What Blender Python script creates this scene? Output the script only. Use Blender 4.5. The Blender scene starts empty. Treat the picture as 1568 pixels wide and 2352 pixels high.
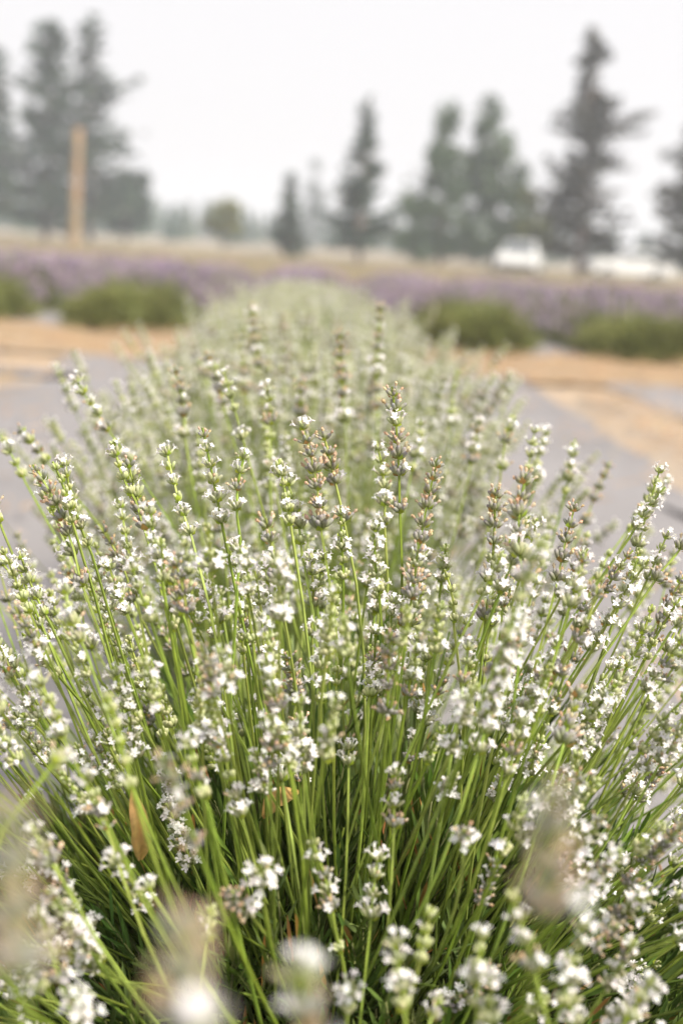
import bpy, math, random
import numpy as np
from mathutils import Vector, Matrix, noise

R = math.radians
rng = random.Random(7)
col = bpy.context.scene.collection
sc = bpy.context.scene

# ------------------------------------------------------------------ camera
CAM = Vector((0, 0, .95))
YAW, PITCH, ROLL = R(1.75), R(10.7), R(3.6)
FPX = 3267.0                                  # focal length in pixels of a 1568 x 2352 picture
CM = Matrix.Rotation(-YAW, 3, 'Z') @ Matrix.Rotation(R(90) - PITCH, 3, 'X') @ Matrix.Rotation(ROLL, 3, 'Z')
FOCUS = 1.06
cd = bpy.data.cameras.new('camera'); cam = bpy.data.objects.new('camera', cd); col.objects.link(cam)
cam.matrix_world = Matrix.Translation(CAM) @ CM.to_4x4()
cd.sensor_fit = 'VERTICAL'; cd.sensor_height = 36; cd.sensor_width = 24; cd.lens = 50
cd.clip_start = .05; cd.clip_end = 5000
cd.dof.use_dof = True; cd.dof.focus_distance = FOCUS; cd.dof.aperture_fstop = 3.8
sc.camera = cam

# ------------------------------------------------------------------ smoky white sky, weak veiled sun
SUN_EL, SUN_AZ = R(52), R(128)                # azimuth clockwise from +Y: to the right and behind the camera
w = bpy.data.worlds.new('World'); sc.world = w; w.use_nodes = True
nt = w.node_tree; nt.nodes.clear()
wo = nt.nodes.new('ShaderNodeOutputWorld'); bg = nt.nodes.new('ShaderNodeBackground')
sky = nt.nodes.new('ShaderNodeTexSky'); sky.sky_type = 'NISHITA'; sky.sun_disc = False
sky.sun_elevation = SUN_EL; sky.sun_rotation = SUN_AZ; sky.dust_density = 6; sky.air_density = 1.0
mx = nt.nodes.new('ShaderNodeMix'); mx.data_type = 'RGBA'; mx.inputs[0].default_value = .86
mx.inputs[7].default_value = (8.75, 8.5, 8.6, 1)   # the even white of smoke
nt.links.new(sky.outputs[0], mx.inputs[6]); nt.links.new(mx.outputs[2], bg.inputs[0])
bg.inputs[1].default_value = .066
nt.links.new(bg.outputs[0], wo.inputs[0])
sd = bpy.data.lights.new('sun', 'SUN'); sun = bpy.data.objects.new('sun', sd); col.objects.link(sun)
sd.energy = 3.7; sd.angle = R(10); sd.color = (1, .93, .79)
sdir = Vector((math.sin(SUN_AZ) * math.cos(SUN_EL), math.cos(SUN_AZ) * math.cos(SUN_EL), math.sin(SUN_EL)))
sun.rotation_euler = sdir.to_track_quat('Z', 'Y').to_euler(); sun.location = (6, -6, 12)

vs = sc.view_settings
vs.view_transform = 'Standard'; vs.look = 'None'; vs.gamma = 1; vs.use_curve_mapping = False; vs.exposure = .90
sc.render.engine = 'CYCLES'
cy = sc.cycles
cy.use_denoising = True
try: cy.denoiser = 'OPENIMAGEDENOISE'
except Exception: pass
cy.max_bounces = 6; cy.diffuse_bounces = 4; cy.glossy_bounces = 2; cy.transmission_bounces = 4; cy.volume_bounces = 2
cy.transparent_max_bounces = 6; cy.use_adaptive_sampling = False; cy.caustics_reflective = False; cy.caustics_refractive = False

# ------------------------------------------------------------------ helpers
def ray(px, py):
    return (CM @ Vector(((px - 784) / FPX, -(py - 1176) / FPX, -1)))
def at(px, py, depth):                        # depth along the optical axis
    return CAM + ray(px, py) * depth
def at_y(px, py, Y):                          # on the vertical plane y = Y
    d = ray(px, py); return CAM + d * (Y / d.y)
def at_ground(px, py):
    d = ray(px, py); return CAM + d * (-CAM.z / d.z)

def tag(o, label=None, cat=None, group=None, kind=None):
    if label: o['label'] = label
    if cat: o['category'] = cat
    if group: o['group'] = group
    if kind: o['kind'] = kind
    return o
def empty(name, loc, rz=0):
    o = bpy.data.objects.new(name, None); col.objects.link(o); o.location = loc; o.rotation_euler = (0, 0, rz)
    o.empty_display_size = .1
    return o
def link(name, me, parent=None):
    o = bpy.data.objects.new(name, me); col.objects.link(o)
    if parent: o.parent = parent
    return o
def copy_tree(o, parent=None):
    c = o.copy(); col.objects.link(c); c.parent = parent
    for ch in list(o.children): copy_tree(ch, c)
    return c

class MB:
    """collects triangles with a colour for each vertex"""
    def __init__(s): s.V = []; s.F = []; s.C = []; s.n = 0
    def add(s, V, F, C):
        V = np.asarray(V, float); F = np.asarray(F, int).reshape(-1, 3)
        C = np.asarray(C, float)
        if C.ndim == 1: C = np.tile(C, (len(V), 1))
        s.V.append(V); s.F.append(F + s.n); s.C.append(C); s.n += len(V)
    def arrays(s):
        return np.concatenate(s.V), np.concatenate(s.F), np.concatenate(s.C)
    def mesh(s, name, mat, smooth=True):
        V, F, C = s.arrays()
        me = bpy.data.meshes.new(name)
        me.vertices.add(len(V)); me.vertices.foreach_set('co', V.astype(np.float32).ravel())
        me.loops.add(len(F) * 3); me.loops.foreach_set('vertex_index', F.astype(np.int32).ravel())
        me.polygons.add(len(F)); me.polygons.foreach_set('loop_start', np.arange(0, len(F) * 3, 3, dtype=np.int32))
        me.polygons.foreach_set('use_smooth', np.full(len(F), smooth))
        a = me.color_attributes.new('Col', 'FLOAT_COLOR', 'POINT')
        a.data.foreach_set('color', np.concatenate([C, np.ones((len(C), 1))], 1).astype(np.float32).ravel())
        me.update(); me.validate()
        me.materials.append(mat)
        return me
    def add_mesh(s, arr, M):                  # arr = (V, F, C), M a 4x4 matrix
        m = np.array(M); V, F, C = arr
        s.add(V @ m[:3, :3].T + m[:3, 3], F, C)

def frame(d, up=None):
    d = Vector(d).normalized()
    a = Vector((0, 0, 1)) if abs(d.z) < .95 else Vector((1, 0, 0))
    if up: a = up
    x = a.cross(d)
    if x.length < 1e-6: x = Vector((1, 0, 0)).cross(d)
    x.normalize(); y = d.cross(x)
    return x, y, d
def aim(p, d, s=1, spin=0):
    x, y, z = frame(d)
    m = Matrix((x, y, z)).transposed().to_4x4()
    return Matrix.Translation(p) @ m @ Matrix.Rotation(spin, 4, 'Z') @ Matrix.Diagonal((s, s, s, 1))

_ring = {}
def ring_faces(nr, ns, cap0=False, cap1=True):
    k = (nr, ns, cap0, cap1)
    if k not in _ring:
        f = []
        for i in range(nr - 1):
            for j in range(ns):
                a = i * ns + j; b = i * ns + (j + 1) % ns
                f += [(a, b, b + ns), (a, b + ns, a + ns)]
        if cap1:
            o = (nr - 1) * ns
            f += [(o, o + j, o + j + 1) for j in range(1, ns - 1)]
        if cap0:
            f += [(0, j + 1, j) for j in range(1, ns - 1)]
        _ring[k] = f
    return _ring[k]
def tube(mb, pts, rad, colr, ns=4, cap0=False, spin=0):
    """colr: one colour or one for each point"""
    n = len(pts); V = []; C = []
    x = None
    for i, p in enumerate(pts):
        d = (pts[min(i + 1, n - 1)] - pts[max(i - 1, 0)]).normalized()
        if x is None: x, y, _ = frame(d)
        else:
            x = (x - d * x.dot(d)).normalized(); y = d.cross(x)
        r = rad[i] if hasattr(rad, '__len__') else rad
        c = colr[i] if hasattr(colr[0], '__len__') else colr
        for j in range(ns):
            a = 2 * math.pi * j / ns + spin
            V.append(p + x * (math.cos(a) * r) + y * (math.sin(a) * r)); C.append(c)
    mb.add(V, ring_faces(n, ns, cap0, True), C)
def lerp(a, b, t): return tuple(x + (y - x) * t for x, y in zip(a, b))
def vary(c, k=.12, g=rng):
    s = 1 + g.uniform(-k, k); return tuple(max(0, x * s * (1 + g.uniform(-k, k) * .4)) for x in c)
def box(mb, c, s, colr, rz=0):
    m = Matrix.Translation(c) @ Matrix.Rotation(rz, 4, 'Z')
    V = [m @ Vector((x * s[0] / 2, y * s[1] / 2, z * s[2] / 2)) for x in (-1, 1) for y in (-1, 1) for z in (-1, 1)]
    q = [(0, 1, 3, 2), (4, 6, 7, 5), (0, 4, 5, 1), (2, 3, 7, 6), (0, 2, 6, 4), (1, 5, 7, 3)]
    mb.add(V, [t for a, b, c_, d in q for t in ((a, b, c_), (a, c_, d))], colr)

# ------------------------------------------------------------------ materials
def newmat(name):
    m = bpy.data.materials.new(name); m.use_nodes = True; n = m.node_tree; n.nodes.clear()
    out = n.nodes.new('ShaderNodeOutputMaterial'); return m, n, out
def N(n, t, **kw):
    o = n.nodes.new(t)
    for k, v in kw.items(): setattr(o, k, v)
    return o
def plant_mat(name, trans, rough=.55, scale=60., amt=.35, spec=.25):
    m, n, out = newmat(name)
    at_ = N(n, 'ShaderNodeAttribute', attribute_name='Col')
    tc = N(n, 'ShaderNodeTexCoord'); no = N(n, 'ShaderNodeTexNoise'); no.inputs['Scale'].default_value = scale; no.inputs['Detail'].default_value = 3
    mr = N(n, 'ShaderNodeMapRange'); mr.inputs['From Min'].default_value = .3; mr.inputs['From Max'].default_value = .7
    mr.inputs['To Min'].default_value = 1 - amt; mr.inputs['To Max'].default_value = 1 + amt
    mul = N(n, 'ShaderNodeVectorMath', operation='SCALE')
    n.links.new(tc.outputs['Object'], no.inputs['Vector']); n.links.new(no.outputs[0], mr.inputs[0])
    n.links.new(at_.outputs['Color'], mul.inputs[0]); n.links.new(mr.outputs[0], mul.inputs['Scale'])
    p = N(n, 'ShaderNodeBsdfPrincipled'); p.inputs['Roughness'].default_value = rough; p.inputs['Specular IOR Level'].default_value = spec
    n.links.new(mul.outputs[0], p.inputs['Base Color'])
    if trans:
        t = N(n, 'ShaderNodeBsdfTranslucent'); n.links.new(mul.outputs[0], t.inputs['Color'])
        mixs = N(n, 'ShaderNodeMixShader'); mixs.inputs[0].default_value = trans
        n.links.new(p.outputs[0], mixs.inputs[1]); n.links.new(t.outputs[0], mixs.inputs[2]); n.links.new(mixs.outputs[0], out.inputs[0])
    else:
        n.links.new(p.outputs[0], out.inputs[0])
    return m
def ground_mat(name, c1, c2, c3, scale, rough=.9, bump=.3, fine=40., stretch=(1, 1, 1), sharp=(.35, .65)):
    m, n, out = newmat(name)
    tc = N(n, 'ShaderNodeTexCoord'); mp = N(n, 'ShaderNodeMapping'); mp.inputs['Scale'].default_value = stretch
    n.links.new(tc.outputs['Object'], mp.inputs[0])
    a = N(n, 'ShaderNodeTexNoise'); a.inputs['Scale'].default_value = scale; a.inputs['Detail'].default_value = 6
    b = N(n, 'ShaderNodeTexNoise'); b.inputs['Scale'].default_value = fine; b.inputs['Detail'].default_value = 4
    n.links.new(mp.outputs[0], a.inputs[0]); n.links.new(mp.outputs[0], b.inputs[0])
    ra = N(n, 'ShaderNodeMapRange'); ra.inputs[1].default_value = sharp[0]; ra.inputs[2].default_value = sharp[1]
    rb = N(n, 'ShaderNodeMapRange'); rb.inputs[1].default_value = .35; rb.inputs[2].default_value = .7; rb.inputs[4].default_value = .6
    n.links.new(a.outputs[0], ra.inputs[0]); n.links.new(b.outputs[0], rb.inputs[0])
    m1 = N(n, 'ShaderNodeMix', data_type='RGBA'); m1.inputs[6].default_value = (*c1, 1); m1.inputs[7].default_value = (*c2, 1)
    m2 = N(n, 'ShaderNodeMix', data_type='RGBA'); m2.inputs[7].default_value = (*c3, 1)
    n.links.new(ra.outputs[0], m1.inputs[0]); n.links.new(m1.outputs[2], m2.inputs[6]); n.links.new(rb.outputs[0], m2.inputs[0])
    p = N(n, 'ShaderNodeBsdfPrincipled'); p.inputs['Roughness'].default_value = rough; p.inputs['Specular IOR Level'].default_value = .2
    n.links.new(m2.outputs[2], p.inputs['Base Color'])
    bp = N(n, 'ShaderNodeBump'); bp.inputs['Strength'].default_value = bump; bp.inputs['Distance'].default_value = .02
    n.links.new(b.outputs[0], bp.inputs['Height']); n.links.new(bp.outputs[0], p.inputs['Normal'])
    n.links.new(p.outputs[0], out.inputs[0])
    return m
def plain_mat(name, c, rough=.4, spec=.5, metal=0):
    m, n, out = newmat(name)
    tc = N(n, 'ShaderNodeTexCoord'); no = N(n, 'ShaderNodeTexNoise'); no.inputs['Scale'].default_value = 7
    n.links.new(tc.outputs['Object'], no.inputs[0])
    mr = N(n, 'ShaderNodeMapRange'); mr.inputs[3].default_value = .9; mr.inputs[4].default_value = 1.08
    n.links.new(no.outputs[0], mr.inputs[0])
    mul = N(n, 'ShaderNodeVectorMath', operation='SCALE'); mul.inputs[0].default_value = c; n.links.new(mr.outputs[0], mul.inputs['Scale'])
    p = N(n, 'ShaderNodeBsdfPrincipled'); p.inputs['Roughness'].default_value = rough; p.inputs['Specular IOR Level'].default_value = spec; p.inputs['Metallic'].default_value = metal
    n.links.new(mul.outputs[0], p.inputs['Base Color']); n.links.new(p.outputs[0], out.inputs[0])
    return m
M_STEM = plant_mat('stem', .06, .45, 90, .25)
M_WHORL = plant_mat('flower', .3, .6, 500, .14, .15)
M_LEAF = plant_mat('leaf', .14, .5, 40, .3)
M_CLUMP = plant_mat('clipped_leaf', .15, .6, 6, .35)
M_TREE = plant_mat('tree_foliage', .15, .7, .8, .35, .1)
M_BARK = plant_mat('bark', 0, .9, 5, .35, .1)
M_STRAW = plant_mat('straw', .15, .7, 20, .25)
M_DRY = plant_mat('dry_leaf', .35, .7, 120, .3)
M_BEE = plant_mat('bee', 0, .5, 400, .3)
M_FABRIC = ground_mat('weed_fabric', (.215, .205, .215), (.26, .248, .26), (.175, .168, .175), .9, .75, .15, 30)
M_SOIL = ground_mat('tan_soil', (.36, .275, .20), (.26, .235, .215), (.40, .31, .225), 1.3, .95, .5, 25)
M_STRAWBED = ground_mat('straw_bed', (.35, .235, .14), (.35, .28, .205), (.21, .15, .095), .9, .95, .6, 30, (1, 2.2, 1), (.42, .58))
M_GROUND = ground_mat('dry_ground', (.28, .235, .185), (.22, .20, .155), (.30, .245, .19), .12, .95, .3, 3)

# ------------------------------------------------------------------ the setting
def sheet(name, x0, x1, y0, y1, nx, ny, zf, mat, ragged=0, seed=0, parent=None):
    V = []; F = []
    for j in range(ny + 1):
        for i in range(nx + 1):
            u, v = i / nx, j / ny
            x = x0 + (x1 - x0) * u; y = y0 + (y1 - y0) * v
            if ragged:
                ex = noise.noise(Vector((seed, y * 1.1, 0))) * ragged + noise.noise(Vector((seed, y * 4, 3))) * ragged * .4
                ey = noise.noise(Vector((x * .9, seed, 5))) * ragged + noise.noise(Vector((x * 4, seed, 7))) * ragged * .4
                x += ex * (1 if u > .5 else -1) * abs(2 * u - 1) ** 6; y += ey * abs(2 * v - 1) ** 6
            V.append((x, y, zf(x, y)))
    for j in range(ny):
        for i in range(nx):
            a = j * (nx + 1) + i; F.append((a, a + 1, a + nx + 2, a + nx + 1))
    me = bpy.data.meshes.new(name); me.from_pydata(V, [], F); me.materials.append(mat)
    for p in me.polygons: p.use_smooth = True
    o = link(name, me, parent); tag(o, kind='structure'); return o

sheet('ground', -900, 900, -60, 900, 60, 60, lambda x, y: 0., M_GROUND)
def wrinkle(x, y):
    n1 = noise.noise(Vector((x * .8, y * .5, 1))); n2 = noise.noise(Vector((x * 1.5 + 3, y * 3.0, 4)))
    return .022 + .012 * n1 + .016 * max(0, n2 - .1) * 2.2
sheet('weed_fabric', -1.75, 1.62, -1.5, 10.8, 70, 205, wrinkle, M_FABRIC, .07, 1.3)
sheet('weed_fabric_strip', 2.25, 7.5, 2.0, 10.8, 70, 125, lambda x, y: wrinkle(x + 9, y) + .004, M_FABRIC, .22, 4.7)
sheet('weed_fabric_strip', -7.5, -2.25, 2.0, 10.8, 70, 125, lambda x, y: wrinkle(x - 9, y) + .004, M_FABRIC, .22, 8.1)
def bumpy(x, y): return .006 + .02 * (.5 + .5 * noise.noise(Vector((x * 3, y * 3, 2)))) + .012 * noise.noise(Vector((x * 9, y * 9, 6)))
sheet('soil_strip', 1.5, 2.45, 2.0, 10.4, 14, 125, lambda x, y: bumpy(x, y), M_SOIL, .1, 2.2)
sheet('soil_strip', -2.5, -1.62, 2.0, 10.4, 14, 125, lambda x, y: bumpy(x, y), M_SOIL, .1, 6.4)
for k, (x, y, sx, sy) in enumerate([(2.0, 5.0, .6, .4), (-2.1, 9.0, .7, .25), (-2.0, 6.6, .7, .28), (-1.95, 5.2, .7, .4)]):
    sheet('fabric_scrap', x - sx, x + sx, y - sy, y + sy, 24, 16, lambda x, y: wrinkle(x * 2, y * 2) + .012, M_FABRIC, .12, 11. + k)
sheet('straw_path', -14, 14, 10.6, 13.3, 160, 40, lambda x, y: .025 + .03 * noise.noise(Vector((x * 1.6, y * 1.6, 9))) + .015 * noise.noise(Vector((x * 6, y * 6, 2))), M_STRAWBED, .5, 3.)
sheet('field_fabric', -16, 16, 13.0, 30.5, 60, 60, lambda x, y: .012 + .006 * noise.noise(Vector((x, y, 3))), M_FABRIC, .2, 5.5)

mb = MB()
for i in range(9000):                        # loose straw
    x = rng.uniform(-6.5, 6.5); y = rng.uniform(10.1, 13.4)
    if rng.random() < .16:
        sgn = rng.choice((-1, 1)); x = sgn * rng.gauss(2.0, .25); y = rng.uniform(4, 9.6)
    elif rng.random() < .14: x = rng.uniform(-4.5, 4.5); y = rng.uniform(2.5, 10.6)
    a = rng.uniform(0, math.pi); L = rng.uniform(.05, .16); p = Vector((x, y, .045 + rng.random() * .04))
    d = Vector((math.cos(a), math.sin(a), rng.uniform(-.15, .35))) * L; s = Vector((-math.sin(a), math.cos(a), .3)) * .0035
    c = vary(rng.choice([(.40, .26, .14), (.46, .335, .21), (.31, .20, .11)]), .2)
    mb.add([p - s, p + s, p + d + s, p + d - s], [(0, 1, 2), (0, 2, 3)], c)
tag(link('loose_straw', mb.mesh('loose_straw', M_STRAW)), 'loose golden straw scattered over the path', 'straw', kind='stuff')

mb = MB()
for i in range(16000):                       # dry pale grass beyond the field
    y = rng.uniform(30.6, 75); x = rng.uniform(-.30, .30) * y
    h = rng.uniform(.08, .30); p = Vector((x, y, 0)); a = rng.uniform(0, 6.28)
    t = Vector((math.cos(a) * h * .4, math.sin(a) * h * .4, h)); s = Vector((.03, 0, 0))
    c = vary(rng.choice([(.36, .30, .20), (.32, .27, .17), (.26, .25, .14), (.38, .29, .22)]), .2)
    mb.add([p - s, p + s, p + t], [(0, 1, 2)], c)
tag(link('dry_grass', mb.mesh('dry_grass', M_STRAW)), 'pale dry grass between lavender field and trees', 'grass', kind='stuff')

# ------------------------------------------------------------------ lavender: whorls of calyces
G_BUD = (.41, .48, .14); G_BUD2 = (.64, .66, .40)
CAL_B = (.37, .42, .15); CAL_T = (.37, .345, .365)
WHITE = (.90, .88, .89); TAN = (.64, .47, .30); BRACT = (.38, .47, .06); BRACT_DRY = (.46, .29, .10)
STEM_C = (.21, .29, .035); STEM_L = (.42, .48, .135)

def ovoid(mb, p, d, L, r, c0, c1, ns=6, prof=((0, .35), (.25, .85), (.55, 1), (.85, .78), (1, .4))):
    pts = [p + d * (L * t) for t, _ in prof]
    tube(mb, pts, [r * k for _, k in prof], [lerp(c0, c1, t) for t, _ in prof], ns)
def petal(mb, p, d, nrm, L, wd, c, seg=2):
    """small rounded lobe from p along d, curling along nrm"""
    s = d.cross(nrm).normalized(); V = [p - s * wd * .3, p + s * wd * .3]; F = []
    for i in range(1, seg + 1):
        t = i / seg; q = p + d * (L * t) + nrm * (L * .25 * t * t)
        wq = wd * (.55 if i < seg else .30)
        V += [q - s * wq, q + s * wq]; a = 2 * i - 2
        F += [(a, a + 1, a + 3), (a, a + 3, a + 2)]
    mb.add(V, F, c)
def corolla(mb, p, d, g, detail, size=1.):
    size *= .84
    c = vary(WHITE, .05, g); e = p + d * (.0032 * size)
    up = Vector((0, 0, 1)); side = d.cross(up); side = side.normalized() if side.length > 1e-4 else Vector((1, 0, 0)); up = side.cross(d)
    if detail == 0:
        s = .0026 * size
        mb.add([p, e + side * s + up * s * .4, e - side * s + up * s * .4, e + up * s * 1.3, e - up * s + d * s * .5], [(0, 1, 3), (0, 3, 2), (0, 2, 4), (0, 4, 1), (1, 4, 2), (1, 2, 3)], c)
        return
    tube(mb, [p, p + d * .0018 * size, e], [.0006, .0008, .0013], c, 5)
    for a, L, wd in ((70, .0036, .0024), (110, .0036, .0024), (195, .0028, .0018), (270, .0032, .0022), (345, .0028, .0018)):
        a = R(a + g.uniform(-12, 12)); o = side * math.cos(a) + up * math.sin(a)
        dd = (o * .8 + d * g.uniform(.35, 1.0)).normalized()
        petal(mb, e + o * .0009 * size, dd, (d * -.6 + o * .2).normalized(), L * size, wd * size, vary(c, .04, g))
def dried(mb, p, d, g, detail):
    c = vary(lerp(TAN, (.74, .60, .46), g.random()), .15, g)
    if detail == 0:
        s = .0014; x, y, _ = frame(d)
        mb.add([p - x * s, p + x * s, p + y * s, p + d * .003], [(0, 1, 3), (1, 2, 3), (2, 0, 3)], c); return
    e = p + d * .0024
    tube(mb, [p - d * .0005, p + d * .001, e, e + d * .0009], [.0006, .0007, .0013, .0005], [c, c, vary(c, .2, g), vary(c, .3, g)], 5)
    for k in range(3):
        o = Vector((g.uniform(-1, 1), g.uniform(-1, 1), g.uniform(-1, 1))).normalized()
        petal(mb, e, (o + d).normalized(), -o, .002, .0016, vary(c, .25, g), 1)

def whorl(kind, n, detail, seed):
    g = random.Random(seed); mb = MB()
    ns = 6 if detail else 3
    prof = ((0, .35), (.25, .85), (.55, 1), (.85, .8), (1, .45)) if detail else ((0, .5), (.5, 1), (1, .5))
    per = max(2, n // 2)
    for side in (0, math.pi):
        for i in range(per):
            u = (i + .5) / per * 2 - 1
            row = i % 2
            az = side + u * R(82) + g.uniform(-.12, .12)
            tilt = R(g.uniform(14, 30) if row else g.uniform(34, 58))
            if kind == 'bud': tilt *= .72
            d = Vector((math.cos(az) * math.sin(tilt), math.sin(az) * math.sin(tilt), math.cos(tilt)))
            p = Vector((math.cos(az) * .0013, math.sin(az) * .0013, g.uniform(0, .0012) + row * .0008))
            L = g.uniform(.0056, .0072); r = g.uniform(.00132, .00165)
            if kind == 'bud':
                L *= .85; c0, c1 = vary(G_BUD, .1, g), vary(G_BUD2, .1, g)
            elif kind == 'bloom': c0, c1 = vary(lerp(CAL_B, G_BUD, .6 if detail else .85), .1, g), vary(lerp(CAL_T, G_BUD2, .6 if detail else .9), .12, g)
            else: c0, c1 = vary(CAL_B, .12, g), vary(CAL_T, .14, g)
            ovoid(mb, p, d, L, r, c0, c1, ns, prof)
            t = p + d * (L * .97); q = g.random()
            if kind == 'bloom':
                if q < (.46 if detail else .66): corolla(mb, t, d, g, detail, g.uniform(.9, 1.15))
                elif q < (.53 if detail else .70): dried(mb, t, d, g, detail)
                elif q < .63: tube(mb, [t, t + d * .0022], [.0007, .0009], WHITE, 4)
            elif kind == 'spent':
                if q < .52: dried(mb, t, d, g, detail)
                elif q < .57: corolla(mb, t, d, g, detail)
            elif kind == 'bud' and q < .08: corolla(mb, t, d, g, detail, .9)
        # pointed bract below each half
        if detail:
            az = side + R(90) * 0 + g.uniform(-.4, .4)
            o = Vector((math.cos(az), math.sin(az), 0)); s = Vector((-math.sin(az), math.cos(az), 0))
            c = vary(BRACT_DRY if kind == 'spent' and g.random() < .45 else BRACT, .15, g)
            b = o * .001 + Vector((0, 0, -.0006)); L = g.uniform(.0045, .006)
            V = [b, b + o * L * .45 + s * .0022 + Vector((0, 0, L * .2)), b + o * L * .45 - s * .0022 + Vector((0, 0, L * .2)), b + o * L * .5 + Vector((0, 0, L * .08)), b + o * L * .85 + Vector((0, 0, L * .75))]
            mb.add(V, [(0, 1, 3), (0, 3, 2), (1, 4, 3), (3, 4, 2)], c)
    return mb
WH = {}       # (kind, size class) -> meshes; size class 0 top, 1 middle, 2 low
for kind in ('bud', 'bloom', 'spent'):
    for cl, n in ((0, 6), (1, 8), (2, 12)):
        WH[kind, cl] = [whorl(kind, n if kind != 'bud' else max(4, n - 4), 1, hash((len(kind), cl, v)) % 9999 + v).mesh('flower_whorl', M_WHORL) for v in range(3)]
WL = {}
for kind in ('bud', 'bloom', 'spent'):
    for cl, n in ((0, 6), (1, 8), (2, 10)):
        WL[kind, cl] = [whorl(kind, n, 0, 77 + v * 13 + cl).arrays() for v in range(2)]

def bez(a, b, c, n):
    return [a.lerp(b, t).lerp(b.lerp(c, t), t) for t in [i / (n - 1) for i in range(n)]]

def whorl_spots(L, kind, g):
    """distances below the tip of the flower head"""
    s = [0.003 if kind != 'bud' else .002]; step = g.uniform(.0095, .0112) if kind != 'bud' else g.uniform(.0072, .009)
    while True:
        s.append(s[-1] + step * g.uniform(.9, 1.12)); step *= 1.09
        if s[-1] > L: s.pop(); break
    if len(s) > 4 and g.random() < .45 and kind != 'bud': s[-1] += g.uniform(.006, .02)
    return s
def pick_kind(base, k, n, g):
    q = g.random()
    if base == 'dry': return 'spent'
    if base == 'spent': return 'spent' if q < .88 else 'bloom'
    if base == 'bloom': return 'bloom' if q < .72 else ('spent' if q < .84 else 'bud')
    return 'bud' if q < .82 else 'bloom'
def stalk_geo(root, hb, tip, g, bv=Vector((0, 0, 0))):
    """points from root to tip; hb = base of the flower head"""
    d = (tip - hb).normalized(); L = (hb - root).length
    return bez(root, hb - d * (L * .5), hb, 9) + [hb.lerp(tip, t) + bv * (4 * t * (1 - t)) for t in (.25, .5, .75, 1)]
def stalk_detail(bush, root, hb, tip, base, g, scale=1.):
    o0 = bush.location
    bv = Vector((g.gauss(0, 1), g.gauss(0, 1), g.gauss(0, .3))) * ((tip - hb).length * .035)
    pts = [p - o0 for p in stalk_geo(root, hb, tip, g, bv)]
    mb = MB(); sc_ = vary(lerp(STEM_C, STEM_L, g.random() * .7), .12, g)
    n = len(pts)
    tube(mb, pts, [.00145 - .0006 * (i / (n - 1)) for i in range(n)], [vary(lerp((.13, .20, .026), sc_, min(1, .25 + i / n)), .1, g) for i in range(n)], 4, spin=g.uniform(0, 1.5))  # darker green towards the root: own stem tone plus some painted-in shade
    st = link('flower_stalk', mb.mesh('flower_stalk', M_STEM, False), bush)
    H = (tip - hb).length; d = (tip - hb).normalized(); t0 = tip - o0
    spots = whorl_spots(H, base, g)
    for k, s in enumerate(spots):
        f = k / max(1, len(spots) - 1)
        cl = 0 if f < .3 else (1 if f < .68 else 2)
        kd = pick_kind(base, k, len(spots), g)
        if 0 < k < len(spots) - 1 and g.random() < .03: continue
        u = max(0, 1 - (s + .004) / H); me = g.choice(WH[kd, cl])
        wob = (d + Vector((g.uniform(-.1, .1), g.uniform(-.1, .1), g.uniform(-.1, .1)))).normalized()
        wo_ = link('flower_whorl', me, st)
        wo_.matrix_local = aim(t0 - d * (s + .004) + bv * (4 * u * (1 - u)), wob, (.9 + .28 * f) * g.uniform(.8, 1.14) * scale, g.uniform(0, 6.28))
    return st
def stalk_joined(mbf, mbs, root, hb, tip, base, g, o0, scale=1., stem_sides=3, every=1):
    pts = [p - o0 for p in bez(root, hb - (tip - hb).normalized() * ((hb - root).length * .5), hb, 6)] + [tip - o0]
    c = vary(lerp(STEM_C, STEM_L, g.random() * .7), .15, g); c = [lerp((.13, .20, .026), c, min(1, .3 + i / 6)) for i in range(7)]  # lower stem darkened too, partly natural green, partly shade put into the colour
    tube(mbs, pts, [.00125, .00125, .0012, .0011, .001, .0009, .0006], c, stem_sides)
    H = (tip - hb).length; d = (tip - hb).normalized(); t0 = tip - o0
    spots = whorl_spots(H, base, g)
    for k, s in enumerate(spots):
        if every > 1 and k % every: continue
        f = k / max(1, len(spots) - 1); cl = 0 if f < .3 else (1 if f < .68 else 2)
        mbf.add_mesh(g.choice(WL[pick_kind(base, k, 9, g), cl]), aim(t0 - d * (s + .004), d, (.85 + .3 * f) * scale, g.uniform(0, 6.28)))

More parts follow.
